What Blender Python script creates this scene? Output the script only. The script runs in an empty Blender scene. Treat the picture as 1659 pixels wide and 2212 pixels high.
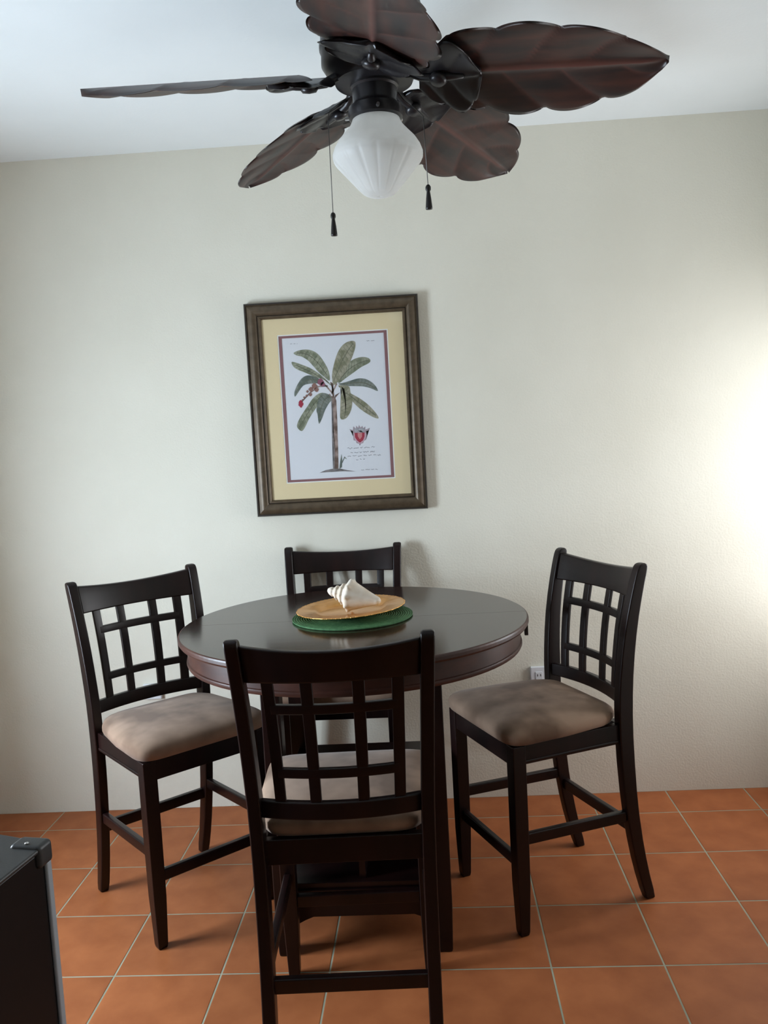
import bpy, bmesh, math, random
from mathutils import Vector, Matrix
random.seed(7)
PI = math.pi
scene = bpy.context.scene
C = scene.collection

# ------------------------------------------------------------------ camera
FPX = 1839.9
YAW, PITCH, ROLL = -0.0448, -0.0930, -0.0542
CAM = Vector((0.0, -3.3136, 1.4799))
fwd = Vector((math.sin(YAW)*math.cos(PITCH), math.cos(YAW)*math.cos(PITCH), math.sin(PITCH)))
rgt = Vector((math.cos(YAW), -math.sin(YAW), 0.0))
upv = rgt.cross(fwd)
r2 = math.cos(ROLL)*rgt + math.sin(ROLL)*upv
u2 = -math.sin(ROLL)*rgt + math.cos(ROLL)*upv
cam_data = bpy.data.cameras.new('camera')
cam = bpy.data.objects.new('camera', cam_data); C.objects.link(cam)
cam.matrix_world = Matrix(((r2.x, u2.x, -fwd.x, CAM.x), (r2.y, u2.y, -fwd.y, CAM.y),
                           (r2.z, u2.z, -fwd.z, CAM.z), (0, 0, 0, 1)))
cam_data.sensor_fit = 'VERTICAL'; cam_data.sensor_height = 24.0
cam_data.lens = FPX*24.0/2212.0
cam_data.clip_start = 0.05
scene.camera = cam

# ------------------------------------------------------------------ world, daylight, exposure
world = bpy.data.worlds.new('world'); scene.world = world; world.use_nodes = True
bg = world.node_tree.nodes['Background']
bg.inputs['Color'].default_value = (0.80, 0.90, 1.0, 1); bg.inputs['Strength'].default_value = 1.0

XL, XR, YB, ZC = -2.0, 1.62, -5.6, 2.587      # room: left, right, rear, ceiling
WIN_L = (-1.80, -1.05, 0.60, 1.60)              # y0, y1, z0, z1
WIN_R = (-0.80, -0.08, 0.60, 1.78)

def daylight(name, loc, rot, sx, sy, power, col):
    l = bpy.data.lights.new(name, 'AREA'); l.shape = 'RECTANGLE'; l.size = sx; l.size_y = sy
    l.energy = power; l.color = col
    o = bpy.data.objects.new(name, l); C.objects.link(o); o.location = loc; o.rotation_euler = rot
    return o
daylight('daylight_window_one', (XL-0.14, (WIN_L[0]+WIN_L[1])/2, (WIN_L[2]+WIN_L[3])/2), (0, -PI/2, 0),
         WIN_L[3]-WIN_L[2], WIN_L[1]-WIN_L[0], 98, (0.72, 0.86, 1.0))
daylight('daylight_window_two', (XR+0.22, (WIN_R[0]+WIN_R[1])/2, (WIN_R[2]+WIN_R[3])/2), (0, PI/2, 0),
         WIN_R[3]-WIN_R[2], WIN_R[1]-WIN_R[0], 25, (0.97, 0.975, 1.0))

vs = scene.view_settings
vs.view_transform = 'Standard'; vs.look = 'None'; vs.gamma = 1.0; vs.use_curve_mapping = False
vs.exposure = 0.10

# ------------------------------------------------------------------ helpers
def obj(name, bm_or_me, mat, parent=None, smooth=False):
    if isinstance(bm_or_me, bmesh.types.BMesh):
        me = bpy.data.meshes.new(name)
        bmesh.ops.recalc_face_normals(bm_or_me, faces=bm_or_me.faces)
        bm_or_me.to_mesh(me); bm_or_me.free()
    else:
        me = bm_or_me
    if mat and not me.materials: me.materials.append(mat)
    if smooth:
        for p in me.polygons: p.use_smooth = True
    o = bpy.data.objects.new(name, me); C.objects.link(o)
    if parent: o.parent = parent
    return o

def thing(name, label, cat, loc=(0, 0, 0), rotz=0, group=None):
    o = bpy.data.objects.new(name, None); C.objects.link(o)
    o.empty_display_size = 0.05
    o.location = loc; o.rotation_euler = (0, 0, rotz); o['label'] = label; o['category'] = cat
    if group: o['group'] = group
    return o

def tag(o, label, cat, group=None):
    o['label'] = label; o['category'] = cat
    if group: o['group'] = group
    return o

def struct(name, bm, m, label, cat):
    o = obj(name, bm, m); o['kind'] = 'structure'; o['label'] = label; o['category'] = cat
    return o

def bevel(o, w, seg=2, ang=35):
    b = o.modifiers.new('bevel', 'BEVEL'); b.width = w; b.segments = seg
    b.limit_method = 'ANGLE'; b.angle_limit = math.radians(ang)
    for p in o.data.polygons: p.use_smooth = True
    n = o.modifiers.new('wn', 'WEIGHTED_NORMAL'); n.keep_sharp = False
    return o

def add_box(bm, x0, x1, y0, y1, z0, z1):
    v = [bm.verts.new((x, y, z)) for x in (x0, x1) for y in (y0, y1) for z in (z0, z1)]
    for f in ((0, 1, 3, 2), (4, 6, 7, 5), (0, 4, 5, 1), (2, 3, 7, 6), (0, 2, 6, 4), (1, 5, 7, 3)):
        bm.faces.new([v[i] for i in f])
    return bm

def box(x0, x1, y0, y1, z0, z1):
    return add_box(bmesh.new(), x0, x1, y0, y1, z0, z1)

def add_rings(bm, rings, cap=True):
    vr = [[bm.verts.new(p) for p in r] for r in rings]
    n = len(rings[0])
    for a, b in zip(vr, vr[1:]):
        for i in range(n):
            bm.faces.new((a[i], a[(i+1) % n], b[(i+1) % n], b[i]))
    if cap:
        bm.faces.new(list(reversed(vr[0]))); bm.faces.new(vr[-1])
    return bm

def add_lathe(bm, prof, n=48, c=(0, 0), mod=None, cap=True):
    rings = []
    for r, z in prof:
        ring = []
        for i in range(n):
            a = 2*PI*i/n
            rr = r*(mod(a, z) if mod else 1)
            ring.append((c[0]+rr*math.cos(a), c[1]+rr*math.sin(a), z))
        rings.append(ring)
    return add_rings(bm, rings, cap)

def add_tube(bm, pts, r, n=8):
    pts = [Vector(p) for p in pts]; rings = []
    for i, p in enumerate(pts):
        t = (pts[min(i+1, len(pts)-1)]-pts[max(i-1, 0)]).normalized()
        a = t.cross(Vector((0, 0, 1)))
        if a.length < 1e-3: a = t.cross(Vector((0, 1, 0)))
        a.normalize(); b = t.cross(a)
        rr = r[i] if isinstance(r, (list, tuple)) else r
        rings.append([tuple(p+a*math.cos(2*PI*k/n)*rr+b*math.sin(2*PI*k/n)*rr) for k in range(n)])
    return add_rings(bm, rings)

def lerp_tab(tab, s):
    for (a, x), (b, y) in zip(tab, tab[1:]):
        if s <= b:
            t = (s-a)/(b-a) if b > a else 0
            t = max(0, min(1, t)); return x+(y-x)*t
    return tab[-1][1]

def smooth_tab(tab, s):
    # Catmull-Rom through a table
    n = len(tab)
    for i in range(n-1):
        if s <= tab[i+1][0] or i == n-2:
            x0, y0 = tab[max(i-1, 0)]; x1, y1 = tab[i]; x2, y2 = tab[i+1]; x3, y3 = tab[min(i+2, n-1)]
            t = max(0, min(1, (s-x1)/(x2-x1)))
            m1 = (y2-y0)/(x2-x0)*(x2-x1); m2 = (y3-y1)/(x3-x1)*(x2-x1)
            return (2*t**3-3*t*t+1)*y1+(t**3-2*t*t+t)*m1+(-2*t**3+3*t*t)*y2+(t**3-t*t)*m2

# ------------------------------------------------------------------ materials
def mat(name, col, rough=0.5, metal=0.0, spec=0.5, **k):
    m = bpy.data.materials.new(name); m.use_nodes = True
    b = m.node_tree.nodes['Principled BSDF']
    b.inputs['Base Color'].default_value = (*col, 1); b.inputs['Roughness'].default_value = rough
    b.inputs['Metallic'].default_value = metal; b.inputs['Specular IOR Level'].default_value = spec
    for kk, v in k.items(): b.inputs[kk].default_value = v
    return m

def N(m, t, **k):
    n = m.node_tree.nodes.new(t)
    for a, v in k.items():
        if a in n.inputs: n.inputs[a].default_value = v
        else: setattr(n, a, v)
    return n
def L(m, a, b): m.node_tree.links.new(a, b)
def bsdf(m): return m.node_tree.nodes['Principled BSDF']

def noise_color(m, c1, c2, scale, lo=0.35, hi=0.65, detail=4, stretch=None, random_obj=0.0):
    tc = N(m, 'ShaderNodeTexCoord'); out = tc.outputs['Object']
    if stretch:
        mp = N(m, 'ShaderNodeMapping'); mp.inputs['Scale'].default_value = stretch
        L(m, out, mp.inputs['Vector']); out = mp.outputs['Vector']
    nz = N(m, 'ShaderNodeTexNoise', Scale=scale, Detail=detail); L(m, out, nz.inputs['Vector'])
    rp = N(m, 'ShaderNodeValToRGB'); rp.color_ramp.elements[0].position = lo; rp.color_ramp.elements[1].position = hi
    rp.color_ramp.elements[0].color = (*c1, 1); rp.color_ramp.elements[1].color = (*c2, 1)
    L(m, nz.outputs['Fac'], rp.inputs['Fac'])
    res = rp.outputs['Color']
    if random_obj:
        oi = N(m, 'ShaderNodeObjectInfo')
        hs = N(m, 'ShaderNodeHueSaturation'); mr = N(m, 'ShaderNodeMapRange')
        mr.inputs['To Min'].default_value = 1-random_obj; mr.inputs['To Max'].default_value = 1+random_obj
        L(m, oi.outputs['Random'], mr.inputs['Value']); L(m, mr.outputs['Result'], hs.inputs['Value'])
        L(m, res, hs.inputs['Color']); res = hs.outputs['Color']
    L(m, res, bsdf(m).inputs['Base Color'])
    return out

def noise_bump(m, vec, scale, strength, dist=0.002, detail=3, add=None):
    nz = N(m, 'ShaderNodeTexNoise', Scale=scale, Detail=detail); L(m, vec, nz.inputs['Vector'])
    bp = N(m, 'ShaderNodeBump', Strength=strength, Distance=dist); L(m, nz.outputs['Fac'], bp.inputs['Height'])
    if add: L(m, add.outputs['Normal'], bp.inputs['Normal'])
    L(m, bp.outputs['Normal'], bsdf(m).inputs['Normal'])
    return bp

M = {}
M['wall'] = mat('cream_plaster', (0.74, 0.68, 0.56), 0.6, spec=0.25)
v = noise_color(M['wall'], (0.70, 0.667, 0.568), (0.74, 0.707, 0.608), 2.2)
b1 = noise_bump(M['wall'], v, 24, 0.25, 0.003); noise_bump(M['wall'], v, 130, 0.55, 0.0018, add=b1)
M['ceiling'] = mat('white_ceiling', (0.80, 0.80, 0.77), 0.75, spec=0.2)
v = noise_color(M['ceiling'], (0.76, 0.79, 0.79), (0.79, 0.82, 0.82), 3); noise_bump(M['ceiling'], v, 80, 0.25, 0.0015)
M['tile'] = mat('terracotta_tile', (0.40, 0.15, 0.06), 0.5, spec=0.2)
v = noise_color(M['tile'], (0.28, 0.083, 0.028), (0.38, 0.123, 0.043), 9, 0.3, 0.7, detail=6, random_obj=0.08)
noise_bump(M['tile'], v, 60, 0.12, 0.0015)
M['grout'] = mat('grey_grout', (0.42, 0.40, 0.30), 0.9)
v = noise_color(M['grout'], (0.25, 0.26, 0.185), (0.34, 0.345, 0.255), 6)
M['wood'] = mat('espresso_wood', (0.020, 0.008, 0.006), 0.33, spec=0.35)
v = noise_color(M['wood'], (0.004, 0.0016, 0.0016), (0.014, 0.0040, 0.0034), 14, 0.3, 0.75, stretch=(1, 1, 0.12))
M['tabletop'] = mat('table_veneer', (0.022, 0.010, 0.007), 0.15, spec=0.55)
v = noise_color(M['tabletop'], (0.016, 0.008, 0.006), (0.032, 0.014, 0.010), 14, 0.3, 0.75, stretch=(0.12, 1, 1))
noise_bump(M['tabletop'], v, 40, 0.05, 0.001)
M['apron'] = mat('table_apron_wood', (0.06, 0.022, 0.014), 0.38, spec=0.4)
noise_color(M['apron'], (0.038, 0.013, 0.009), (0.065, 0.022, 0.014), 10, stretch=(1, 1, 3))
M['suede'] = mat('tan_microsuede', (0.20, 0.14, 0.095), 0.95, spec=0.15)
v = noise_color(M['suede'], (0.155, 0.096, 0.064), (0.34, 0.228, 0.160), 7, 0.36, 0.66, detail=3)
bsdf(M['suede']).inputs['Sheen Weight'].default_value = 0.12; bsdf(M['suede']).inputs['Sheen Roughness'].default_value = 0.5
noise_bump(M['suede'], v, 400, 0.15, 0.001)
M['fan_metal'] = mat('dark_bronze_metal', (0.018, 0.016, 0.018), 0.34, metal=0.3, spec=0.5)
M['blade'] = mat('dark_leaf_blade', (0.03, 0.02, 0.017), 0.42, spec=0.5)
v = noise_color(M['blade'], (0.014, 0.011, 0.011), (0.062, 0.022, 0.015), 9, 0.35, 0.72, stretch=(0.6, 3.0, 1))
at_n = N(M['blade'], 'ShaderNodeAttribute'); at_n.attribute_name = 'rub'
mxr = N(M['blade'], 'ShaderNodeMixRGB'); mxr.inputs['Color2'].default_value = (0.105, 0.038, 0.029, 1)
src_c = bsdf(M['blade']).inputs['Base Color'].links[0].from_socket
L(M['blade'], src_c, mxr.inputs['Color1']); L(M['blade'], at_n.outputs['Fac'], mxr.inputs['Fac']); L(M['blade'], mxr.outputs['Color'], bsdf(M['blade']).inputs['Base Color'])
M['chain'] = mat('chain_metal', (0.10, 0.095, 0.09), 0.45, metal=0.8)
M['fob'] = mat('dark_wood_fob', (0.012, 0.010, 0.010), 0.4)
# frosted glass shade
m = bpy.data.materials.new('frosted_glass'); m.use_nodes = True; M['frost'] = m
nt = m.node_tree; b = nt.nodes['Principled BSDF']; b.inputs['Base Color'].default_value = (0.95, 0.95, 0.93, 1)
b.inputs['Roughness'].default_value = 0.35
tl = N(m, 'ShaderNodeBsdfTranslucent'); tl.inputs['Color'].default_value = (0.97, 0.97, 0.96, 1)
mx = N(m, 'ShaderNodeMixShader'); mx.inputs['Fac'].default_value = 0.78
L(m, b.outputs['BSDF'], mx.inputs[1]); L(m, tl.outputs['BSDF'], mx.inputs[2])
L(m, mx.outputs['Shader'], nt.nodes['Material Output'].inputs['Surface'])
def pane_mat(name, gloss):
    m = bpy.data.materials.new(name); m.use_nodes = True; nt = m.node_tree
    nt.nodes.remove(nt.nodes['Principled BSDF'])
    tr = N(m, 'ShaderNodeBsdfTransparent'); gl = N(m, 'ShaderNodeBsdfGlossy'); gl.inputs['Roughness'].default_value = 0.06
    mx = N(m, 'ShaderNodeMixShader'); mx.inputs['Fac'].default_value = gloss
    L(m, tr.outputs['BSDF'], mx.inputs[1]); L(m, gl.outputs['BSDF'], mx.inputs[2])
    L(m, mx.outputs['Shader'], nt.nodes['Material Output'].inputs['Surface'])
    return m
M['pane'] = pane_mat('window_glass', 0.03)
M['frame'] = mat('bronze_frame', (0.10, 0.075, 0.045), 0.42, metal=0.3)
v = noise_color(M['frame'], (0.070, 0.048, 0.028), (0.115, 0.082, 0.050), 12, 0.3, 0.7, stretch=(3, 3, 3))
M['frame_dark'] = mat('dark_frame_edge', (0.022, 0.016, 0.012), 0.4)
M['mat_board'] = mat('cream_mat_board', (0.70, 0.58, 0.36), 0.85, spec=0.1)
M['white_line'] = mat('white_bevel', (0.75, 0.77, 0.74), 0.8, spec=0.1)
M['maroon'] = mat('maroon_mat', (0.24, 0.12, 0.125), 0.85, spec=0.1)
M['paper'] = mat('print_paper', (0.66, 0.67, 0.70), 0.85, spec=0.1)
def flat(name, c, c2=None, sc=60):
    m = mat(name, c, 0.9, spec=0.05)
    if c2: noise_color(m, c, c2, sc, 0.4, 0.6)
    return m
M['p_leaf'] = [flat('printed_leaf_green', (0.17, 0.19, 0.13), (0.31, 0.32, 0.24), 45), flat('printed_leaf_olive', (0.20, 0.20, 0.13), (0.34, 0.32, 0.24), 45),
               flat('printed_leaf_dark', (0.11, 0.135, 0.12), (0.22, 0.24, 0.21), 45)]
M['p_vein'] = flat('printed_vein', (0.13, 0.135, 0.095))
M['p_trunk'] = flat('printed_trunk', (0.13, 0.09, 0.075), (0.34, 0.26, 0.23), 30)
M['p_grey'] = flat('printed_grey', (0.14, 0.13, 0.13), (0.24, 0.22, 0.22), 50)
M['p_red'] = flat('printed_red', (0.34, 0.045, 0.07)); M['p_pink'] = flat('printed_pink', (0.52, 0.22, 0.22))
M['p_plum'] = flat('printed_plum', (0.26, 0.10, 0.14)); M['p_rust'] = flat('printed_rust', (0.25, 0.14, 0.12))
M['p_mantle'] = flat('printed_mantle', (0.34, 0.28, 0.31)); M['p_pale'] = flat('printed_pale', (0.50, 0.34, 0.39))
M['p_crown'] = flat('printed_silver', (0.45, 0.46, 0.48), (0.30, 0.30, 0.32), 80)
M['p_ink'] = flat('printed_ink', (0.30, 0.30, 0.32))
M['gold'] = mat('gold_lacquer', (0.78, 0.40, 0.12), 0.22, metal=0.75)
v = noise_color(M['gold'], (0.80, 0.38, 0.10), (0.90, 0.48, 0.15), 20)
M['placemat'] = mat('green_woven', (0.06, 0.20, 0.075), 0.75)
v = noise_color(M['placemat'], (0.045, 0.140, 0.052), (0.085, 0.22, 0.085), 90)
noise_bump(M['placemat'], v, 300, 0.5, 0.002)
M['shell'] = mat('cream_shell', (0.72, 0.62, 0.50), 0.45, spec=0.4)
v = noise_color(M['shell'], (0.66, 0.55, 0.43), (0.80, 0.74, 0.66), 16); noise_bump(M['shell'], v, 90, 0.2, 0.002)
M['white_plastic'] = mat('white_plastic', (0.72, 0.73, 0.76), 0.4)
M['slot'] = mat('dark_slot', (0.02, 0.02, 0.02), 0.6)
M['black_plastic'] = mat('black_plastic', (0.030, 0.032, 0.034), 0.42)
noise_bump(M['black_plastic'], N(M['black_plastic'], 'ShaderNodeTexCoord').outputs['Object'], 300, 0.15, 0.001)
M['black_metal'] = mat('black_gloss_steel', (0.004, 0.004, 0.005), 0.35, spec=0.25)
M['silver'] = mat('silver_trim', (0.42, 0.48, 0.54), 0.45, metal=0.2)
M['steel'] = mat('screw_steel', (0.6, 0.6, 0.6), 0.3, metal=1.0)
M['win_frame'] = mat('white_window_frame', (0.75, 0.75, 0.73), 0.5)

# ------------------------------------------------------------------ room shell
def wall_x(name, x0, x1, win, label):
    bm = bmesh.new(); y0, y1, z0, z1 = win
    add_box(bm, x0, x1, YB, y0, 0, ZC); add_box(bm, x0, x1, y1, 0.12, 0, ZC)
    add_box(bm, x0, x1, y0, y1, 0, z0); add_box(bm, x0, x1, y0, y1, z1, ZC)
    return struct(name, bm, M['wall'], label, 'wall')
struct('wall_back', box(XL, XR, 0, 0.12, 0, ZC), M['wall'], 'cream textured plaster wall with the framed picture', 'wall')
wall_x('wall_left', XL-0.12, XL, WIN_L, 'cream plaster side wall with daylight window')
wall_x('wall_right', XR, XR+0.12, WIN_R, 'cream plaster side wall with window near the corner')
struct('wall_rear', box(XL, XR, YB-0.12, YB, 0, ZC), M['wall'], 'cream plaster wall facing the picture wall', 'wall')
struct('ceiling', box(XL-0.12, XR+0.12, YB-0.12, 0.12, ZC, ZC+0.1), M['ceiling'], 'plain white plaster ceiling above the fan', 'ceiling')
for i, (x, s, w) in enumerate(((XL, -1, WIN_L), (XR, 1, WIN_R))):
    y0, y1, z0, z1 = w; xa, xb = sorted((x+s*0.05, x+s*0.10)); bm = bmesh.new()
    t = 0.04
    add_box(bm, xa, xb, y0, y0+t, z0, z1); add_box(bm, xa, xb, y1-t, y1, z0, z1)
    add_box(bm, xa, xb, y0+t, y1-t, z0, z0+t); add_box(bm, xa, xb, y0+t, y1-t, z1-t, z1)
    ym = (y0+y1)/2; add_box(bm, xa, xb, ym-0.015, ym+0.015, z0+t, z1-t)
    o = struct('window_%d' % (i+1), bm, M['win_frame'], ['white framed window in the wall beside the appliance', 'white framed window near the corner of the picture wall'][i], 'window')
    for ya, yb in ((y0+t, ym-0.015), (ym+0.015, y1-t)):
        obj('pane', box((xa+xb)/2-0.002, (xa+xb)/2+0.002, ya, yb, z0+t, z1-t), M['pane'], o)

# floor: grout bed with every tile its own piece
floor = struct('floor', box(XL-0.12, XR+0.12, YB-0.12, 0.12, -0.08, -0.0010), M['grout'], 'terracotta tiled floor with pale grey grout', 'floor')
TS, TX0, TY0, TA = 0.305, -5.0098*0.305, -0.5838*0.305, -0.0102
GW = 0.0050
def clip(poly, ax, lim, sgn):
    out = []
    for i in range(len(poly)):
        p, q = poly[i], poly[(i+1) % len(poly)]
        ip, iq = sgn*(p[ax]-lim) <= 0, sgn*(q[ax]-lim) <= 0
        if ip: out.append(p)
        if ip != iq:
            t = (lim-p[ax])/(q[ax]-p[ax]); out.append((p[0]+(q[0]-p[0])*t, p[1]+(q[1]-p[1])*t))
    return out
ca, sa = math.cos(TA), math.sin(TA)
def tile_mesh(poly):
    c = (sum(p[0] for p in poly)/len(poly), sum(p[1] for p in poly)/len(poly))
    def inset(d):
        out = []
        for p in poly:
            dx, dy = c[0]-p[0], c[1]-p[1]; l = math.hypot(dx, dy) or 1
            out.append((p[0]+dx/l*d, p[1]+dy/l*d))
        return out
    bm = bmesh.new()
    add_rings(bm, [[(x, y, -0.006) for x, y in poly], [(x, y, -0.0006) for x, y in poly], [(x, y, 0.0) for x, y in inset(0.003)]])
    return bm
full = None
h = TS/2-GW/2
sq = [(-h, -h), (h, -h), (h, h), (-h, h)]
for i in range(-3, 12):
    for j in range(-1, 18):
        cx, cy = TX0+(i+0.5)*TS, TY0-(j+0.5)*TS
        wx, wy = ca*cx-sa*cy, sa*cx+ca*cy
        poly = [(wx+ca*a-sa*b_, wy+sa*a+ca*b_) for a, b_ in sq]
        q = poly
        for ax, lim, sg in ((0, XR, 1), (0, XL, -1), (1, 0.0, 1), (1, YB, -1)):
            q = clip(q, ax, lim, sg)
            if len(q) < 3: break
        if len(q) < 3: continue
        if max(p[0] for p in q)-min(p[0] for p in q) < 0.012 or max(p[1] for p in q)-min(p[1] for p in q) < 0.012: continue
        if q == poly:
            if full is None:
                bm = tile_mesh(sq); full = bpy.data.meshes.new('floor_tile')
                bmesh.ops.recalc_face_normals(bm, faces=bm.faces); bm.to_mesh(full); bm.free(); full.materials.append(M['tile'])
            o = bpy.data.objects.new('floor_tile', full); C.objects.link(o); o.parent = floor
            o.location = (wx, wy, 0); o.rotation_euler = (0, 0, TA + PI/2*random.randrange(4))
        else:
            ql = [(p[0]-wx, p[1]-wy) for p in q]
            o = obj('floor_tile', tile_mesh(ql), M['tile'], floor); o.location = (wx, wy, 0)

# ------------------------------------------------------------------ counter chair
CH = 1.045
YP = [(0, -.250), (.12, -.218), (.28, -.190), (.45, -.175), (.60, -.170), (.72, -.174), (.85, -.188), (.97, -.212), (1.06, -.236)]
XP = [(0, .187), (.5, .192), (.65, .195), (1.06, .212)]
DP = [(0, .034), (.15, .040), (.45, .048), (.65, .050), (.85, .044), (1.06, .036)]
def ypost(z): return smooth_tab(YP, z)
def xpost(z): return lerp_tab(XP, z)
PW = 0.031
def post(s):
    zs = [0, .03, .08, .14, .2, .28, .36, .45, .53, .6, .66, .72, .78, .84, .9, .95, 1.0, 1.02, 1.035, CH, CH+.006, CH+.010]
    rings = []
    for z in zs:
        d = lerp_tab(DP, z)/2; w = PW/2
        if z == 0: d *= .9; w *= .9
        d *= {1.035: .97, CH: .88, CH+.006: .66, CH+.010: .30}.get(z, 1)
        if z > CH+.008: w *= .85
        x, y = s*xpost(z), ypost(z)
        rings.append([(x-w, y-d, z), (x+w, y-d, z), (x+w, y+d, z), (x-w, y+d, z)])
    bm = add_rings(bmesh.new(), rings)
    return bm
def bsurf(u, z, th, bow=0.032):
    x = u*(xpost(z)-0.008); y = ypost(z)-bow*(1-u*u)+0.004
    return x, y
def strip(u0, u1, z0f, z1f, th, nu, nz):
    rings = []
    bm = bmesh.new(); F = {}; B = {}
    for i in range(nu+1):
        u = u0+(u1-u0)*i/nu
        for j in range(nz+1):
            z = z0f(u)+(z1f(u)-z0f(u))*j/nz
            x, y = bsurf(u, z, th)
            F[i, j] = bm.verts.new((x, y+th/2, z)); B[i, j] = bm.verts.new((x, y-th/2, z))
    for i in range(nu):
        for j in range(nz):
            bm.faces.new((F[i, j], F[i+1, j], F[i+1, j+1], F[i, j+1]))
            bm.faces.new((B[i, j], B[i, j+1], B[i+1, j+1], B[i+1, j]))
        bm.faces.new((F[i, 0], B[i, 0], B[i+1, 0], F[i+1, 0])); bm.faces.new((F[i, nz], F[i+1, nz], B[i+1, nz], B[i, nz]))
    for j in range(nz):
        bm.faces.new((F[0, j], F[0, j+1], B[0, j+1], B[0, j])); bm.faces.new((F[nu, j], B[nu, j], B[nu, j+1], F[nu, j+1]))
    return bm
def k(c): return lambda u: c
def cushion():
    bm = bmesh.new(); n = 40; rings = []
    def outline(f, inset):
        pts = []
        for i in range(n):
            a = 2*PI*i/n; c, s = math.cos(a), math.sin(a); e = 0.22
            x = math.copysign(abs(c)**e, c); y = math.copysign(abs(s)**e, s)
            hw = (0.204+(0.219-0.204)*(y+1)/2)-inset
            yy = y*(0.197-inset)+0.033
            if y < -0.5: hw -= 0.026*min(1, (-0.5-y)/0.4)
            pts.append((x*hw, yy, f))
        return pts
    for f, ins in ((0.572, 0.008), (0.577, 0.000), (0.590, -0.004), (0.603, -0.004), (0.612, 0.000), (0.620, 0.009), (0.627, 0.024), (0.634, 0.055), (0.639, 0.09), (0.642, 0.13), (0.643, 0.17)):
        rings.append(outline(f, ins))
    add_rings(bm, rings)
    return bm
def bar(x0, x1, y0, y1, z0, z1): return box(x0, x1, y0, y1, z0, z1)
def hbar(p, q, hw, hh):
    p, q = Vector(p), Vector(q); d = (q-p).normalized(); a = Vector((-d.y, d.x, 0)).normalized()*hw; b = Vector((0, 0, hh))
    return add_rings(bmesh.new(), [[tuple(c+a*i+b*j) for i, j in ((-1, -1), (1, -1), (1, 1), (-1, 1))] for c in (p, q)])
LX, LY = 0.188, 0.198
def make_chair():
    t = thing('counter_chair', '', 'chair', group='counter chairs around the round table')
    W = M['wood']
    obj('seat', cushion(), M['suede'], t, smooth=True)
    for s in (-1, 1):
        w1, w0 = 0.021, 0.0155
        cx, cy = s*LX, LY
        rings = [[(cx+a*w, cy+b_*w, z) for a, b_ in ((-1, -1), (1, -1), (1, 1), (-1, 1))] for z, w in ((0, w0*.85), (.012, w0), (.16, w1*.96), (.35, w1), (.572, w1))]
        bevel(obj('leg', add_rings(bmesh.new(), rings), W, t), 0.003)
        bevel(obj('back_post', post(s), W, t), 0.005, 2, 40)
        # side rails
        o = obj('seat_rail', hbar((s*0.187, -.15, .542), (s*0.187, LY-.021, .542), 0.011, 0.030), W, t); bevel(o, 0.002)
        o2 = obj('bead', hbar((s*0.195, -.146, .520), (s*0.195, LY-.021, .520), 0.006, 0.005), W, o); bevel(o2, 0.003)
        bevel(obj('stretcher', hbar((s*0.188, ypost(.285)+.02, .280), (s*0.188, LY-.02, .288), 0.010, 0.017), W, t), 0.004)
    bevel(obj('seat_rail', box(-LX+.02, LX-.02, LY-.004, LY+.018, .512, .572), W, t), 0.002)
    bevel(obj('seat_rail', box(-.18, .18, -.172, -.150, .512, .572), W, t), 0.002)
    bevel(obj('stretcher', box(-LX+.018, LX-.018, LY-.010, LY+.010, .200, .234), W, t), 0.004)
    yb = ypost(.24)
    bevel(obj('stretcher', box(-.178, .178, yb-.010, yb+.010, .222, .258), W, t), 0.004)
    bevel(obj('crest_rail', strip(-.97, .97, k(.952), lambda u: CH-.004-.015*(1-u*u), .020, 16, 3), W, t), 0.005, 2, 50)
    bevel(obj('lower_rail', strip(-.97, .97, k(.628), k(.670), .020, 12, 1), W, t), 0.004, 2, 50)
    for u in (-.715, -.285, .285, .715):
        bevel(obj('slat', strip(u-.068, u+.068, k(.660), k(.960), .013, 1, 8), W, t), 0.002, 1, 50)
    for z in (.889, .737):
        bevel(obj('cross_bar', strip(-.715, .715, k(z-.0115), k(z+.0115), .0145, 10, 1), W, t), 0.002, 1, 50)
    return t
def dup(root, label):
    r = root.copy(); C.objects.link(r); r['label'] = label
    for ch in list(root.children):
        c = ch.copy(); C.objects.link(c); c.parent = r
        for g in ch.children:
            d = g.copy(); C.objects.link(d); d.parent = c
    return r
CHAIRS = [((0.340, -0.688), 1.983, 'dark lattice-back counter chair beside the wall outlet, tan suede seat streaked by brushing'),
          ((-0.827, -0.680), -2.406, 'dark lattice-back counter chair closest to the black appliance, tan suede seat'),
          ((-0.220, -1.293), 0.031, 'dark lattice-back counter chair facing the picture wall across the table'),
          ((-0.316, -0.276), 3.135, 'dark lattice-back counter chair with its back against the wall under the picture')]
proto = make_chair()
for i, ((x, y), a, lab) in enumerate(CHAIRS):
    o = proto if i == 0 else dup(proto, lab)
    o['label'] = lab; o.location = (x, y, 0.0); o.rotation_euler = (0, 0, a)

# ------------------------------------------------------------------ round table
TC = (-0.223, -0.768); TR = 0.5245; TZ = 0.921
table = thing('dining_table', 'round dark espresso counter-height table with storage base and glossy split top', 'table', (TC[0], TC[1], 0))
def half_disc(sgn):
    n = 72; gap = 0.0009
    prof = [(TR-.012, TZ-.022), (TR-.004, TZ-.020), (TR, TZ-.014), (TR, TZ-.006), (TR-.0015, TZ-.002), (TR-.005, TZ)]
    rings = []
    for r, z in prof:
        ring = []
        a0 = math.asin(gap/r)
        for i in range(n+1):
            a = a0+(PI-2*a0)*i/n
            ring.append((r*math.cos(a)*sgn, r*math.sin(a)*sgn, z))
        rings.append(ring)
    return add_rings(bmesh.new(), rings)
for s in (1, -1):
    o = obj('tabletop_half', half_disc(s), M['tabletop'], table)
    o.data.materials.append(M['apron'])
    for p in o.data.polygons:
        if abs(p.normal.z) < .9: p.material_index = 1
bm = bmesh.new()
ra = TR-.026
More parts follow.
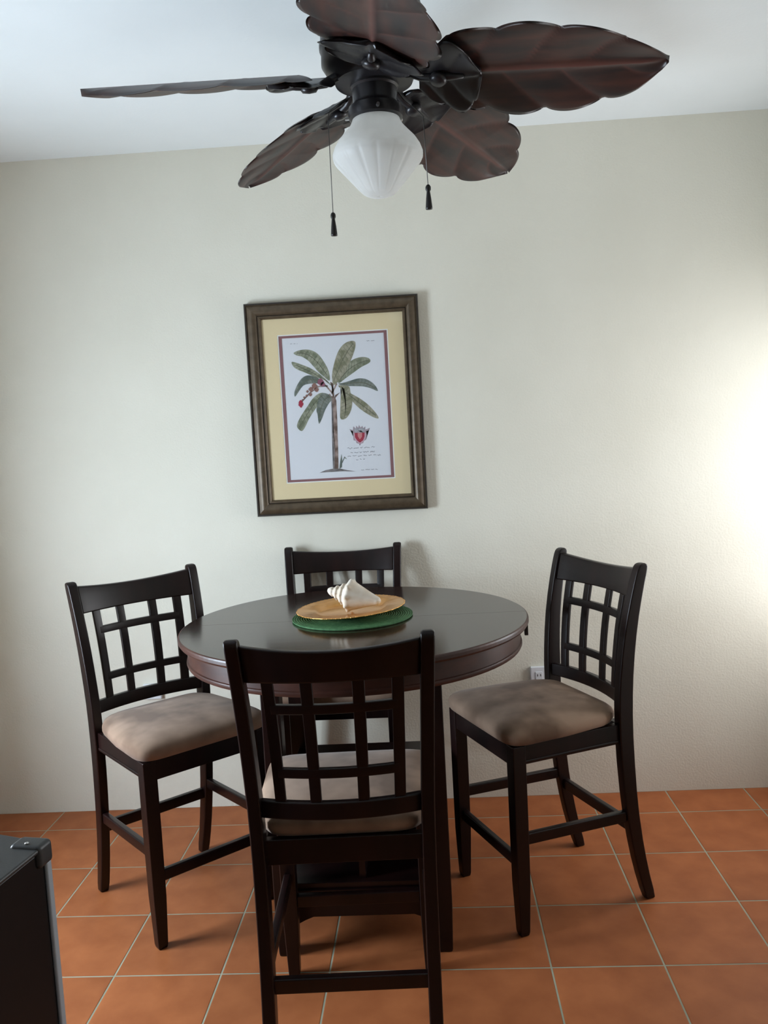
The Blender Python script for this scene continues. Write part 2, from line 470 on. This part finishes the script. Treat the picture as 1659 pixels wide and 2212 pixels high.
prof_o = [(ra, TZ-.0225), (ra, .850), (ra+.004, .848), (ra+.005, .841), (ra+.002, .835), (ra-.018, .835), (ra-.018, TZ-.0225)]
n = 96
vr = [[bm.verts.new((r*math.cos(2*PI*i/n), r*math.sin(2*PI*i/n), z)) for i in range(n)] for r, z in prof_o]
for a, b_ in zip(vr, vr[1:]+vr[:1]):
    for i in range(n): bm.faces.new((a[i], a[(i+1) % n], b_[(i+1) % n], b_[i]))
o = obj('apron', bm, M['apron'], table)
for p in o.data.polygons: p.use_smooth = True
e = o.modifiers.new('es', 'EDGE_SPLIT'); e.split_angle = math.radians(40)
LG = 0.226
for sx in (-1, 1):
    for sy in (-1, 1):
        w = 0.027
        rings = [[(sx*LG+a*ww, sy*LG+b_*ww, z) for a, b_ in ((-1, -1), (1, -1), (1, 1), (-1, 1))] for z, ww in ((0, w*.8), (.01, w*.86), (.14, w), (TZ-.023, w))]
        bevel(obj('leg', add_rings(bmesh.new(), rings), M['wood'], table), 0.004)
for sy in (-1, 1):   # rails under the top joining the legs
    bevel(obj('top_rail', box(-LG+.033, LG-.033, sy*LG-.011, sy*LG+.011, .838, .890), M['wood'], table), .002)
    bevel(obj('top_rail', box(sy*LG-.011, sy*LG+.011, -LG+.033, LG-.033, .838, .890), M['wood'], table), .002)
bevel(obj('shelf', box(-LG, LG, -LG, LG, .424, .446), M['wood'], table), .002)
bevel(obj('shelf', box(-LG, LG, -LG, LG, .188, .206), M['wood'], table), .002)
obj('divider', box(-.009, .009, -LG+.02, LG-.02, .206, .424), M['wood'], table)
obj('divider', box(-LG+.02, LG-.02, -.008, .008, .206, .424), M['wood'], table)
def skirt():
    n = 16; a = LG-.033; top = .188
    lo = lambda u: .088+.022*min(1, max(0, (1-abs(u))/.22))
    bm = bmesh.new(); rows = []
    for i in range(n+1):
        u = -1+2*i/n; x = u*a
        rows.append([(x, -.009, lo(u)), (x, .009, lo(u)), (x, .009, top), (x, -.009, top)])
    return add_rings(bm, rows)
for i in range(4):
    o = obj('skirt', skirt(), M['wood'], table); o.rotation_euler = (0, 0, i*PI/2)
    o.location = (math.sin(i*PI/2)*LG, -math.cos(i*PI/2)*LG, 0)
bm = bmesh.new(); add_box(bm, TR-.025, TR-.003, .000, .012, .866, .891); add_box(bm, TR-.010, TR+.001, -.001, .013, .846, .880)
bevel(obj('latch', bm, M['fob'], table), .0015)

# ------------------------------------------------------------------ placemat, plate, shell
def placemat():
    bm = bmesh.new(); R = 0.185; prof = [(0.001, .0)]; nr = 26
    top = []
    for i in range(nr*4+1):
        r = R*i/(nr*4); top.append((max(r, .001), .0045+.0012*math.cos(2*PI*i/4)))
    prof = [(0.001, 0.0), (R-.002, 0.0), (R, .002)]+list(reversed(top))
    return add_lathe(bm, prof, 72)
o = obj('placemat', placemat(), M['placemat'], smooth=True); o.location = (-0.229, -0.743, TZ+.0004)
tag(o, 'round green woven placemat under the gold plate', 'placemat')

plate = thing('charger_plate', 'gold scalloped charger plate holding the shell', 'plate', (-0.233, -0.731, TZ+.0075))
def sc(a, z): return 1+0.010*abs(math.sin(12*a))*(1 if z > 0.010 else 0)
prof = [(.02, .0), (.095, .0), (.104, .003), (.112, .0105), (.150, .0145), (.163, .0165), (.167, .0175), (.1665, .0195), (.162, .0190), (.148, .0170), (.112, .0135), (.102, .0058), (.094, .0030), (.02, .0028)]
o = obj('dish', add_lathe(bmesh.new(), prof, 144, mod=sc), M['gold'], plate, smooth=True)
bm = bmesh.new()
nb = 72
pts = [((.1655*sc(2*PI*i/nb, 1))*math.cos(2*PI*i/nb), (.1655*sc(2*PI*i/nb, 1))*math.sin(2*PI*i/nb), .0185) for i in range(nb)]
for i, p in enumerate(pts):
    bmesh.ops.create_icosphere(bm, subdivisions=1, radius=.0030, matrix=Matrix.Translation(p) @ Matrix.Rotation(2*PI*i/nb, 4, 'Z') @ Matrix.Diagonal((.8, 1.5, .7, 1)))
o = obj('beaded_rim', bm, M['gold'], plate, smooth=True)
plate.rotation_euler = (0, math.radians(-2.4), 0)
plate.location.z += 0.0050

# conch shell: axis along local x, spire towards -x
def conch():
    bm = bmesh.new(); n = 72; ns = 90; rings = []
    tab = [(0, .004), (.03, .011), (.09, .016), (.12, .015), (.18, .025), (.22, .023), (.29, .036), (.325, .033), (.40, .051), (.44, .054), (.50, .050), (.62, .040), (.75, .029), (.88, .019), (.97, .012), (1, .004)]
    for i in range(ns+1):
        s = i/ns; ring = []
        for j in range(n):
            a = 2*PI*j/n
            ss = s-(0.055*(a/(2*PI)-.5) if s < .5 else .055*(a/(2*PI)-.5)*max(0, (1-s)/.5))
            ss = max(0, min(1, ss))
            r = smooth_tab(tab, ss)
            kn = 0
            for c0, wd, am in ((.095, .03, .10), (.19, .03, .11), (.30, .035, .13), (.425, .05, .15)):
                kn += am*math.exp(-((ss-c0)/wd)**2)*max(0, math.cos(9*a))**1.5
            r *= (1+kn)*.92
            x = -.086+.172*s
            y = r*math.cos(a); z = r*math.sin(a)
            if s > .45:   # flared lip on one side
                f = math.exp(-((a-5.2)/.7)**2)*math.sin(PI*min(1, (s-.45)/.55))
                y *= 1+.45*f; z *= 1+.10*f
            ring.append((x, y, z*.92))
        rings.append(ring)
    return add_rings(bm, rings)
o = obj('conch_shell', conch(), M['shell'], smooth=True)
o.location = (-0.221, -0.746, TZ+.0655); o.rotation_euler = (math.radians(15), math.radians(11), math.radians(-14))
tag(o, 'cream white conch shell lying on the gold plate', 'shell')

# ------------------------------------------------------------------ framed picture
PX0, PX1, PZ0, PZ1 = -0.642, 0.024, 1.178, 1.996
pic = thing('framed_picture', 'bronze framed botanical banana plant print with cream mat on the wall', 'picture', ((PX0+PX1)/2, -0.004, (PZ0+PZ1)/2))
hw, hh = (PX1-PX0)/2, (PZ1-PZ0)/2; FW = 0.062
prof = [(0.0, 0.0, 1), (0.0, .020, 1), (.003, .026, 1), (.008, .026, 1), (.010, .022, 0), (.014, .024, 0), (.022, .029, 0), (.032, .030, 0), (.041, .026, 0), (.046, .020, 0), (.048, .018, 1), (.051, .021, 1), (.056, .021, 0), (.060, .017, 0), (FW, .010, 1), (FW, .002, 1)]
def frame_side(i):
    a, b_ = (hw, hh) if i % 2 == 0 else (hh, hw)
    me = bpy.data.meshes.new('frame_rail'); vs_, fs, mi = [], [], []
    m_ = len(prof)
    for d, y, _ in prof:
        vs_ += [(-(a-d), -y, b_-d), ((a-d), -y, b_-d)]
    for q in range(m_-1):
        fs.append((2*q, 2*q+1, 2*q+3, 2*q+2)); mi.append(prof[q][2] and prof[q+1][2])
    fs.append(tuple([2*q for q in range(m_)])); fs.append(tuple([2*q+1 for q in reversed(range(m_))])); fs.append((0, 2*m_-2, 2*m_-1, 1)); mi += [1, 1, 1]
    me.from_pydata(vs_, [], fs); me.materials.append(M['frame']); me.materials.append(M['frame_dark'])
    for p, q in zip(me.polygons, mi): p.material_index = q; p.use_smooth = p.index < m_-1
    bm = bmesh.new(); bm.from_mesh(me); bmesh.ops.recalc_face_normals(bm, faces=bm.faces); bm.to_mesh(me); bm.free()
    o = bpy.data.objects.new('frame_rail', me); C.objects.link(o); o.parent = pic
    o.rotation_euler = (0, i*PI/2, 0)
    es = o.modifiers.new('es', 'EDGE_SPLIT'); es.split_angle = math.radians(38)
for i in range(4): frame_side(i)
def ringboard(o0, o1, y0, y1):   # rectangular ring between insets (x,z) o0 and o1
    bm = bmesh.new(); (ax, az), (bx, bz) = o0, o1
    O = [(-ax, -az), (ax, -az), (ax, az), (-ax, az)]; I = [(-bx, -bz), (bx, -bz), (bx, bz), (-bx, bz)]
    of = [bm.verts.new((x, y0, z)) for x, z in O]; inf = [bm.verts.new((x, y0, z)) for x, z in I]
    ob = [bm.verts.new((x, y1, z)) for x, z in O]; inb = [bm.verts.new((x, y1, z)) for x, z in I]
    for i in range(4):
        j = (i+1) % 4
        bm.faces.new((of[i], of[j], inf[j], inf[i])); bm.faces.new((ob[i], inb[i], inb[j], ob[j]))
        bm.faces.new((inf[i], inf[j], inb[j], inb[i])); bm.faces.new((of[i], ob[i], ob[j], of[j]))
    return bm
MX, MZ = .2725, .3505           # mat opening in the frame
WX, WZ = .2125, .2855; RX, RZ = .2085, .2815; QX, QZ = .1965, .2725
obj('mat_board', ringboard((MX+.003, MZ+.003), (WX, WZ), -.0095, -.006), M['mat_board'], pic)
obj('white_bevel', ringboard((WX+.001, WZ+.001), (RX, RZ), -.0085, -.005), M['white_line'], pic)
obj('maroon_liner', ringboard((RX+.001, RZ+.001), (QX, QZ), -.0075, -.0045), M['maroon'], pic)
prt = obj('print', box(-QX-.002, QX+.002, -.006, -.003, -QZ-.002, QZ+.002), M['paper'], pic)
prt['label'] = 'pale botanical print of a banana plant with red crest'
obj('pane', box(-MX, MX, -.0125, -.0112, -MZ, MZ), M['pane'], pic)
ART = {'leaf': [[(0.448, 0.312), (0.443, 0.246), (0.405, 0.183), (0.353, 0.126), (0.292, 0.095), (0.228, 0.085), (0.156, 0.09), (0.108, 0.105), (0.139, 0.123), (0.188, 0.134), (0.243, 0.161), (0.289, 0.199), (0.342, 0.247), (0.396, 0.284)], [(0.462, 0.348), (0.429, 0.316), (0.369, 0.273), (0.314, 0.24), (0.252, 0.212), (0.183, 0.189), (0.088, 0.165), (0.096, 0.196), (0.13, 0.218), (0.192, 0.24), (0.262, 0.264), (0.324, 0.286), (0.381, 0.299), (0.428, 0.329)], [(0.393, 0.32), (0.338, 0.292), (0.283, 0.272), (0.226, 0.267), (0.173, 0.285), (0.126, 0.329), (0.093, 0.379), (0.097, 0.41), (0.136, 0.376), (0.183, 0.337), (0.242, 0.326), (0.306, 0.326), (0.35, 0.323)], [(0.386, 0.396), (0.328, 0.399), (0.268, 0.432), (0.22, 0.476), (0.157, 0.535), (0.109, 0.59), (0.098, 0.626), (0.139, 0.656), (0.177, 0.629), (0.219, 0.574), (0.274, 0.519), (0.337, 0.466), (0.391, 0.427)], [(0.458, 0.435), (0.428, 0.408), (0.372, 0.395), (0.333, 0.424), (0.306, 0.485), (0.299, 0.52), (0.308, 0.546), (0.316, 0.611), (0.349, 0.574), (0.383, 0.519), (0.423, 0.474), (0.455, 0.45)], [(0.478, 0.336), (0.472, 0.277), (0.497, 0.202), (0.539, 0.123), (0.594, 0.07), (0.66, 0.046), (0.716, 0.05), (0.716, 0.091), (0.679, 0.159), (0.623, 0.233), (0.568, 0.291), (0.506, 0.337)], [(0.529, 0.325), (0.577, 0.261), (0.632, 0.203), (0.692, 0.173), (0.764, 0.16), (0.828, 0.166), (0.858, 0.185), (0.839, 0.206), (0.766, 0.229), (0.684, 0.266), (0.602, 0.303), (0.55, 0.329)], [(0.528, 0.338), (0.578, 0.332), (0.651, 0.32), (0.723, 0.308), (0.794, 0.313), (0.857, 0.339), (0.897, 0.371), (0.912, 0.404), (0.853, 0.384), (0.776, 0.366), (0.683, 0.36), (0.591, 0.353)], [(0.527, 0.351), (0.56, 0.383), (0.545, 0.433), (0.535, 0.509), (0.529, 0.576), (0.557, 0.59), (0.601, 0.573), (0.641, 0.524), (0.657, 0.463), (0.644, 0.401), (0.633, 0.36), (0.577, 0.35)], [(0.551, 0.397), (0.616, 0.4), (0.678, 0.423), (0.747, 0.456), (0.809, 0.494), (0.869, 0.543), (0.908, 0.593), (0.866, 0.589), (0.789, 0.555), (0.714, 0.511), (0.647, 0.457), (0.607, 0.415)]],
 'trunk': [[(0.45, 0.444), (0.449, 0.583), (0.439, 0.686), (0.44, 0.815), (0.429, 0.94), (0.483, 0.942), (0.49, 0.817), (0.494, 0.688), (0.499, 0.585), (0.5, 0.452), (0.491, 0.431), (0.456, 0.419)]],
 'stem': [[(0.45, 0.322), (0.464, 0.368), (0.466, 0.43), (0.484, 0.43), (0.482, 0.369), (0.465, 0.323)], [(0.421, 0.408), (0.453, 0.45), (0.475, 0.451), (0.443, 0.403)], [(0.544, 0.397), (0.498, 0.431), (0.485, 0.454), (0.475, 0.451), (0.492, 0.415)], [(0.391, 0.34), (0.461, 0.404), (0.469, 0.394), (0.406, 0.336)], [(0.521, 0.338), (0.476, 0.394), (0.466, 0.394), (0.507, 0.329)], [(0.486, 0.329), (0.471, 0.41), (0.457, 0.409), (0.468, 0.328)]],
 'ground': [[(0.292, 0.958), (0.352, 0.942), (0.426, 0.934), (0.505, 0.937), (0.569, 0.95), (0.656, 0.961), (0.525, 0.956), (0.38, 0.957)]],
 'shoot': [[(0.491, 0.939), (0.507, 0.87), (0.521, 0.834), (0.525, 0.876), (0.517, 0.927)], [(0.52, 0.891), (0.549, 0.851), (0.572, 0.872), (0.549, 0.863), (0.525, 0.896)]],
 'stalk': [[(0.427, 0.344), (0.334, 0.343), (0.243, 0.385), (0.159, 0.443), (0.165, 0.451), (0.25, 0.393), (0.34, 0.353), (0.426, 0.352)]],
 'blob': [(0.357, 0.318, 0.0321, 0), (0.377, 0.334, 0.0214, 0), (0.294, 0.344, 0.0321, 1), (0.313, 0.37, 0.025, 1), (0.256, 0.365, 0.025, 1), (0.249, 0.401, 0.02, 1), (0.222, 0.379, 0.0143, 1), (0.212, 0.409, 0.0143, 1), (0.186, 0.419, 0.0114, 1), (0.17, 0.436, 0.01, 1), (0.149, 0.463, 0.0271, 2)],
 'mantle': [[(0.612, 0.659), (0.647, 0.668), (0.653, 0.642), (0.677, 0.659), (0.682, 0.638), (0.699, 0.654), (0.711, 0.634), (0.724, 0.653), (0.743, 0.641), (0.749, 0.659), (0.771, 0.647), (0.769, 0.67), (0.814, 0.659), (0.801, 0.676), (0.776, 0.68), (0.781, 0.709), (0.771, 0.74), (0.749, 0.749), (0.74, 0.764), (0.722, 0.766), (0.706, 0.781), (0.697, 0.765), (0.676, 0.762), (0.67, 0.746), (0.648, 0.74), (0.647, 0.714), (0.64, 0.693), (0.647, 0.675), (0.622, 0.669)]],
 'pale': [[(0.653, 0.689), (0.653, 0.714), (0.663, 0.741), (0.687, 0.757), (0.708, 0.768), (0.734, 0.759), (0.76, 0.739), (0.773, 0.714), (0.773, 0.691), (0.713, 0.696)]],
 'crown': [[(0.658, 0.668), (0.671, 0.689), (0.694, 0.675), (0.71, 0.692), (0.73, 0.674), (0.75, 0.692), (0.766, 0.67), (0.76, 0.659), (0.666, 0.657)]],
 'shield': [[(0.662, 0.689), (0.664, 0.72), (0.684, 0.744), (0.71, 0.759), (0.742, 0.744), (0.758, 0.718), (0.761, 0.69)]],
 'core': [[(0.692, 0.69), (0.692, 0.713), (0.71, 0.737), (0.733, 0.718), (0.735, 0.692)]],
 'text': [(0.583, 0.795, 0.853, 0.009), (0.612, 0.827, 0.851, 0.01), (0.581, 0.853, 0.914, 0.008), (0.662, 0.878, 0.753, 0.007), (0.707, 0.954, 0.881, 0.006), (0.082, 0.041, 0.157, 0.004), (0.83, 0.05, 0.908, 0.004)]}

def uv(u, v_): return (-QX+2*QX*u, QZ-2*QZ*v_)
def flatpoly(name, polys, m, layer):
    bm = bmesh.new(); y = -.0061-.00012*layer
    for poly in polys:
        P = [uv(*p) for p in poly]
        f = [bm.verts.new((x, y, z)) for x, z in P]; b_ = [bm.verts.new((x, -.0058, z)) for x, z in P]
        bm.faces.new(f); n = len(P)
        for i in range(n): bm.faces.new((f[i], b_[i], b_[(i+1) % n], f[(i+1) % n]))
    bmesh.ops.triangulate(bm, faces=[f for f in bm.faces if len(f.verts) > 4])
    return obj(name, bm, m, prt)
def refine(poly):   # smooth closed curve through traced points
    out = []; n = len(poly)
    for i in range(n):
        p0, p1, p2, p3 = (Vector(poly[(i+q-1) % n]) for q in range(4))
        for t in (0, .33, .66):
            out.append(tuple(0.5*((2*p1)+(-p0+p2)*t+(2*p0-5*p1+4*p2-p3)*t*t+(-p0+3*p1-3*p2+p3)*t**3)))
    return out
def ribbon(pts, w):
    l, r = [], []
    for i, p in enumerate(pts):
        q0 = Vector(pts[max(0, i-1)]); q1 = Vector(pts[min(len(pts)-1, i+1)]); d = (q1-q0)
        d = d.normalized() if d.length else Vector((1, 0)); nn = Vector((-d.y, d.x))*w
        l.append((p[0]+nn.x, p[1]+nn.y)); r.append((p[0]-nn.x, p[1]-nn.y))
    return l+r[::-1]
leafm = [0, 0, 2, 0, 2, 1, 0, 2, 1, 1]
for i, poly in enumerate(ART['leaf']):
    lo_ = flatpoly('printed_leaf', [refine(poly)], M['p_leaf'][leafm[i]], 2+i % 3)
    n = len(poly); a = [Vector(p) for p in poly]
    tip = max(range(n), key=lambda q: (a[q]-a[0]).length)
    spine = []
    for t in range(1, 8):
        s = t/8; f1 = s*tip; f2 = n-s*(n-tip)
        def at(f): i0 = int(f) % n; return a[i0].lerp(a[(int(f)+1) % n], f-int(f))
        spine.append(tuple((at(f1)+at(f2))/2))
    vein = [ribbon(spine, .0022)]
    for t in range(1, 12):
        s = .1+t*.07; f1 = s*tip; f2 = n-s*(n-tip); c = (at(f1)+at(f2))/2
        for f in (f1, f2): vein.append(ribbon([tuple(c), tuple(c.lerp(at(f), .8))], .0011))
    flatpoly('printed_veins', vein, M['p_vein'], 6)
flatpoly('printed_stems', ART['stem']+ART['stalk'], M['p_trunk'], 1)
flatpoly('printed_trunk', ART['trunk'], M['p_trunk'], 2)
tk = ART['trunk'][0]
flatpoly('printed_trunk_shade', [[tk[0], tk[1], tk[2], tk[3], tk[4], (tk[4][0]+.014, tk[4][1]), (tk[3][0]+.016, tk[3][1]), (tk[2][0]+.012, tk[2][1]), (tk[1][0]+.014, tk[1][1]), (tk[0][0]+.010, tk[0][1])]], M['p_grey'], 4)
flatpoly('printed_ground', ART['ground'], M['p_grey'], 3)
flatpoly('printed_shoot', ART['shoot'], M['p_leaf'][2], 4)
def blob(u, v_, r, asp=1.0): return [(u+r*(1+.18*math.sin(5*t+u*90))*math.cos(t), v_+r*.72*asp*(1+.15*math.cos(4*t))*math.sin(t)) for t in [2*PI*q/14 for q in range(14)]]
for c, mm in ((0, 'p_plum'), (1, 'p_rust'), (2, 'p_red')):
    flatpoly('printed_fruit', [blob(u, v_, r*(.85 if c else 1), 1.5 if c == 2 else 1) for u, v_, r, cc in ART['blob'] if cc == c], M[mm], 7+c)
flatpoly('printed_crest_mantle', ART['mantle'], M['p_mantle'], 3); flatpoly('printed_crest_border', ART['pale'], M['p_pale'], 4)
flatpoly('printed_crest_crown', ART['crown'], M['p_crown'], 5); flatpoly('printed_crest_shield', ART['shield'], M['p_red'], 6); flatpoly('printed_crest_core', ART['core'], M['p_pink'], 7)
rib = []
for u0, v0, u1, hgt in ART['text']:
    u = u0
    while u < u1:
        wl = random.uniform(.02, .06); pts = []; q = 0
        while q < wl and u+q < u1:
            pts.append((u+q, v0+hgt*random.uniform(-.5, .5)*(1.5 if random.random() < .15 else 1))); q += .0055
        if len(pts) > 1: rib.append(ribbon(pts, .0017))
        u += wl+.012
flatpoly('printed_lettering', rib, M['p_ink'], 3)['kind'] = 'stuff'

# ------------------------------------------------------------------ wall outlets
def outlet(loc, w, h_, label):
    t = thing('wall_outlet', label, 'outlet', loc, group='white wall outlets')
    bevel(obj('cover_plate', box(-w/2, w/2, -.016, 0, -h_/2, h_/2), M['white_plastic'], t), .003)
    for s in (-1, 1):
        so = obj('socket', box(s*w*.22-.014, s*w*.22+.014, -.0185, -.0155, -.017, .017), M['white_plastic'], t); bevel(so, .002)
        for dx in (-.006, .006): obj('slot', box(s*w*.22+dx-.0012, s*w*.22+dx+.0012, -.019, -.0183, -.001, .008), M['slot'], so)
    return t
outlet((0.453, 0, 0.494), .116, .072, 'white wall outlet next to the table, behind the streaked suede seat')
outlet((-1.118, 0, 0.494), .072, .062, 'white wall outlet behind the chair closest to the black appliance')

# ------------------------------------------------------------------ black appliance
ap = thing('appliance', 'low black box appliance with silver edge trim and screwed top', 'appliance', (-0.634, -2.012, 0), math.radians(-10))
AW, AD, AH = 0.50, 0.52, 0.85   # body: x from -AW..0, y from -AD..0 with a bowed front
def bowed(x0, x1, y0, z0, z1, f, back=None):
    n = 20; lo, hi = [], []
    bowy = lambda x: f+.032*4*(x/AW)*(-1-x/AW)
    xs = [x0+(x1-x0)*i/n for i in range(n+1)]
    pts = [(x, bowy(x)) for x in xs]+([(x1, y0), (x0, y0)] if back is None else [(x, bowy(x)-back) for x in reversed(xs)])
    return add_rings(bmesh.new(), [[(x, y, z) for x, y in pts] for z in (z0, z1)])
bevel(obj('body', box(-AW, -.001, -AD, -.0105, .02, AH-.0085), M['black_metal'], ap), .003)
bevel(obj('top', bowed(-AW-.002, .003, -AD, AH-.008, AH, -.004), M['black_plastic'], ap), .003, 2)
dr = obj('door', bowed(-AW, -.004, 0, .03, AH-.010, .004, back=.012), M['black_metal'], ap); bevel(dr, .002)
bevel(obj('edge_trim', box(-.0035, .004, -.0105, .003, .03, AH-.030), M['silver'], dr), .003)
cap_ = bmesh.new(); add_box(cap_, -.050, .0065, -.030, .007, AH-.034, AH+.005)
bevel(obj('corner_cap', cap_, M['black_plastic'], ap), .008, 3)
for x, y, z in ((-.022, -.020, AH+.005), (-.040, -.070, AH), (-.052, -.100, AH)):
    o = obj('screw', add_lathe(bmesh.new(), [(.0001, 0), (.0034, 0), (.0034, .0012), (.0024, .0020), (.0001, .0022)], 12), M['steel'], ap, smooth=True); o.location = (x, y, z)
for x in (-AW+.04, -.04):
    for y in (-AD+.04, -.07):
        o = obj('foot', add_lathe(bmesh.new(), [(.018, 0), (.020, .004), (.018, .021)], 16), M['black_plastic'], ap); o.location = (x, y, 0)

# ------------------------------------------------------------------ ceiling fan
FX, FY = -0.063, -1.203
fan = thing('ceiling_fan', 'dark ceiling fan with five palm-leaf blades and frosted glass shade', 'ceiling fan', (FX, FY, 0))
o = obj('canopy', add_lathe(bmesh.new(), [(.105, ZC), (.105, ZC-.02), (.085, ZC-.06), (.07, 2.50), (.02, 2.49)], 48), M['fan_metal'], fan, smooth=True)
o = obj('motor_housing', add_lathe(bmesh.new(), [(.02, 2.505), (.10, 2.500), (.118, 2.485), (.122, 2.46), (.122, 2.40), (.126, 2.395), (.126, 2.385), (.122, 2.38), (.123, 2.350), (.112, 2.332), (.098, 2.320), (.092, 2.306), (.05, 2.300)], 56), M['fan_metal'], fan, smooth=True)
e = o.modifiers.new('es', 'EDGE_SPLIT'); e.split_angle = math.radians(50)
o = obj('light_fitter', add_lathe(bmesh.new(), [(.04, 2.315), (.058, 2.312), (.058, 2.296), (.053, 2.292), (.053, 2.262), (.056, 2.255), (.064, 2.250), (.066, 2.240), (.064, 2.226), (.058, 2.222), (.03, 2.222)], 48), M['fan_metal'], fan, smooth=True)
e = o.modifiers.new('es', 'EDGE_SPLIT'); e.split_angle = math.radians(45)
for a in (-1.45, -3.3, .6):
    s_ = obj('thumb_screw', add_tube(bmesh.new(), [(.064*math.cos(a), .064*math.sin(a), 2.233), (.075*math.cos(a), .075*math.sin(a), 2.233)], .004, 10), M['steel'], fan)
ZS = 2.232
def shade():
    outer = [(.054, 0), (.058, -.014), (.064, -.026), (.078, -.042), (.093, -.058), (.103, -.074), (.1080, -.088), (.1080, -.098), (.103, -.108), (.090, -.123), (.076, -.139), (.062, -.155), (.049, -.170), (.038, -.181), (.026, -.186), (.004, -.187)]
    def mod(a, z):
        zz = z-ZS
        if zz > -.082: return 1
        t = min(1, (-zz-.082)/.03)
        return 1-.040*t*(abs(math.cos(8*a))**14)+.006*t
    bm = bmesh.new(); n = 168
    pf = []
    for i in range(43):
        s = i/42*(len(outer)-1); i0 = min(int(s), len(outer)-2); f = s-i0
        pf.append((outer[i0][0]*(1-f)+outer[i0+1][0]*f, ZS+outer[i0][1]*(1-f)+outer[i0+1][1]*f))
    inner = [(max(.001, r-.004), z+(.003 if z-ZS < -.1 else 0)) for r, z in pf][::-1]
    return add_lathe(bm, pf+inner, n, mod=mod, cap=False)
o = obj('glass_shade', shade(), M['frost'], fan, smooth=True)
def leafmesh(Lb, Wm, lobes, th, wt, nu=72, nv=28, relief=.006, slope=.22, tip_curl=0.0):
    bm = bmesh.new(); T = {}; B = {}; rub = bm.verts.layers.float.new('rub')
    for i in range(nu+1):
        s = i/nu
        for j in range(nv+1):
            t = -1+2*j/nv; at_ = abs(t)
            # swept coordinate of the side veins
            ph = lobes*(s-slope*at_+.06*(1 if t > 0 else -1))
            ed = abs(math.sin(PI*(lobes*(s-slope+.06*(1 if t > 0 else -1)))))**.55
            w = Wm*smooth_tab(wt, s)*(1-.15*(1-ed)*(1 if .06 < s < .97 else 0))
            fade = max(0, min(1, (1-s)*8))*min(1, .3+s*6)
            q = abs(math.sin(PI*ph))**.5
            g = relief*q*fade*(at_**.6)
            rib = .0045*math.exp(-(t*w/.005)**2)+.002*math.exp(-(t*w/.012)**2)
            z = -g*1.0+relief-tip_curl*s*s-.010*(at_**2)
            x, y = Lb*(s-.03*(at_**2)*(1-s)), t*w
            edge = 1-at_**10
            T[i, j] = bm.verts.new((x, y, z+th/2*edge)); B[i, j] = bm.verts.new((x, y, z-th/2*edge-rib*fade))
            rb = max(math.exp(-(t*w/.006)**2), .8*max(0, 1-q*2.2)*(1-at_**4)*min(1, at_*6))*fade
            T[i, j][rub] = rb; B[i, j][rub] = rb
    for i in range(nu):
        for j in range(nv):
            bm.faces.new((T[i, j], T[i+1, j], T[i+1, j+1], T[i, j+1])); bm.faces.new((B[i, j], B[i, j+1], B[i+1, j+1], B[i+1, j]))
    for i in range(nu):
        bm.faces.new((T[i, 0], B[i, 0], B[i+1, 0], T[i+1, 0])); bm.faces.new((T[i, nv], T[i+1, nv], B[i+1, nv], B[i, nv]))
    for j in range(nv):
        bm.faces.new((T[0, j], T[0, j+1], B[0, j+1], B[0, j])); bm.faces.new((T[nu, j], B[nu, j], B[nu, j+1], T[nu, j+1]))
    return bm
WT = [(0, .62), (.08, .86), (.2, .95), (.35, 1.0), (.5, .97), (.65, .86), (.78, .70), (.88, .48), (.96, .22), (1, .02)]
WB = [(0, .30), (.15, .62), (.4, .92), (.65, 1.0), (.85, .72), (1, .10)]
def to_mesh(bm, name, m):
    me = bpy.data.meshes.new(name); bmesh.ops.recalc_face_normals(bm, faces=bm.faces); bm.to_mesh(me); bm.free(); me.materials.append(m)
    for p in me.polygons: p.use_smooth = True
    return me
R0, R1, ZR, ZT = 0.190, 0.668, 2.300, 2.238
blade_me = to_mesh(leafmesh(R1-R0, .149, 3.6, .008, WT, relief=.007), 'blade', M['blade'])
bb = leafmesh(.150, .118, 2.3, .010, WB, nu=40, nv=24, relief=.007, slope=.42)
for v_ in bb.verts: v_.co.x -= .080; v_.co.z -= .010
add_tube(bb, [(-.130, 0, .016), (-.10, 0, .002), (-.070, 0, -.010), (-.03, 0, -.012), (.03, 0, -.013)], [.013, .011, .011, .012, .006], 10)
add_lathe(bb, [(.0001, -.030), (.016, -.028), (.022, -.020), (.018, -.010)], 16, c=(-.030, 0))
brk_me = to_mesh(bb, 'blade_bracket', M['fan_metal'])
PH0, PT = -0.280, math.radians(18.5)
for i in range(5):
    a = PH0+i*2*PI/5
    o = bpy.data.objects.new('blade', blade_me); C.objects.link(o); o.parent = fan
    droop = math.atan2(ZR-ZT, R1-R0)
    o.matrix_local = Matrix.Rotation(a, 4, 'Z') @ Matrix.Translation((R0, 0, ZR)) @ Matrix.Rotation(droop, 4, 'Y') @ Matrix.Rotation(-PT, 4, 'X')
    b_ = bpy.data.objects.new('blade_bracket', brk_me); C.objects.link(b_); b_.parent = o
def fob():
    return [(.0008, .006), (.004, .004), (.0062, 0), (.0062, -.006), (.004, -.010), (.0042, -.012), (.006, -.026), (.0078, -.046), (.0078, -.049), (.001, -.050)]
for pts, in (([(-.055, -.012, 2.275), (-.080, -.020, 2.262), (-.108, -.026, 2.240), (-.112, -.026, 2.225), (-.1135, -.026, 2.003)],),
             ([(.055, -.012, 2.278), (.070, -.02, 2.255), (.100, -.10, 2.200), (.110, -.115, 2.183), (.1135, -.115, 2.028)],)):
    ch = obj('pull_chain', add_tube(bmesh.new(), pts, .0011, 6), M['chain'], fan, smooth=True)
    x, y, z = pts[-1]
    f_ = obj('pull_fob', add_lathe(bmesh.new(), [(r, z+dz) for r, dz in fob()], 16, c=(x, y)), M['fob'], ch, smooth=True)
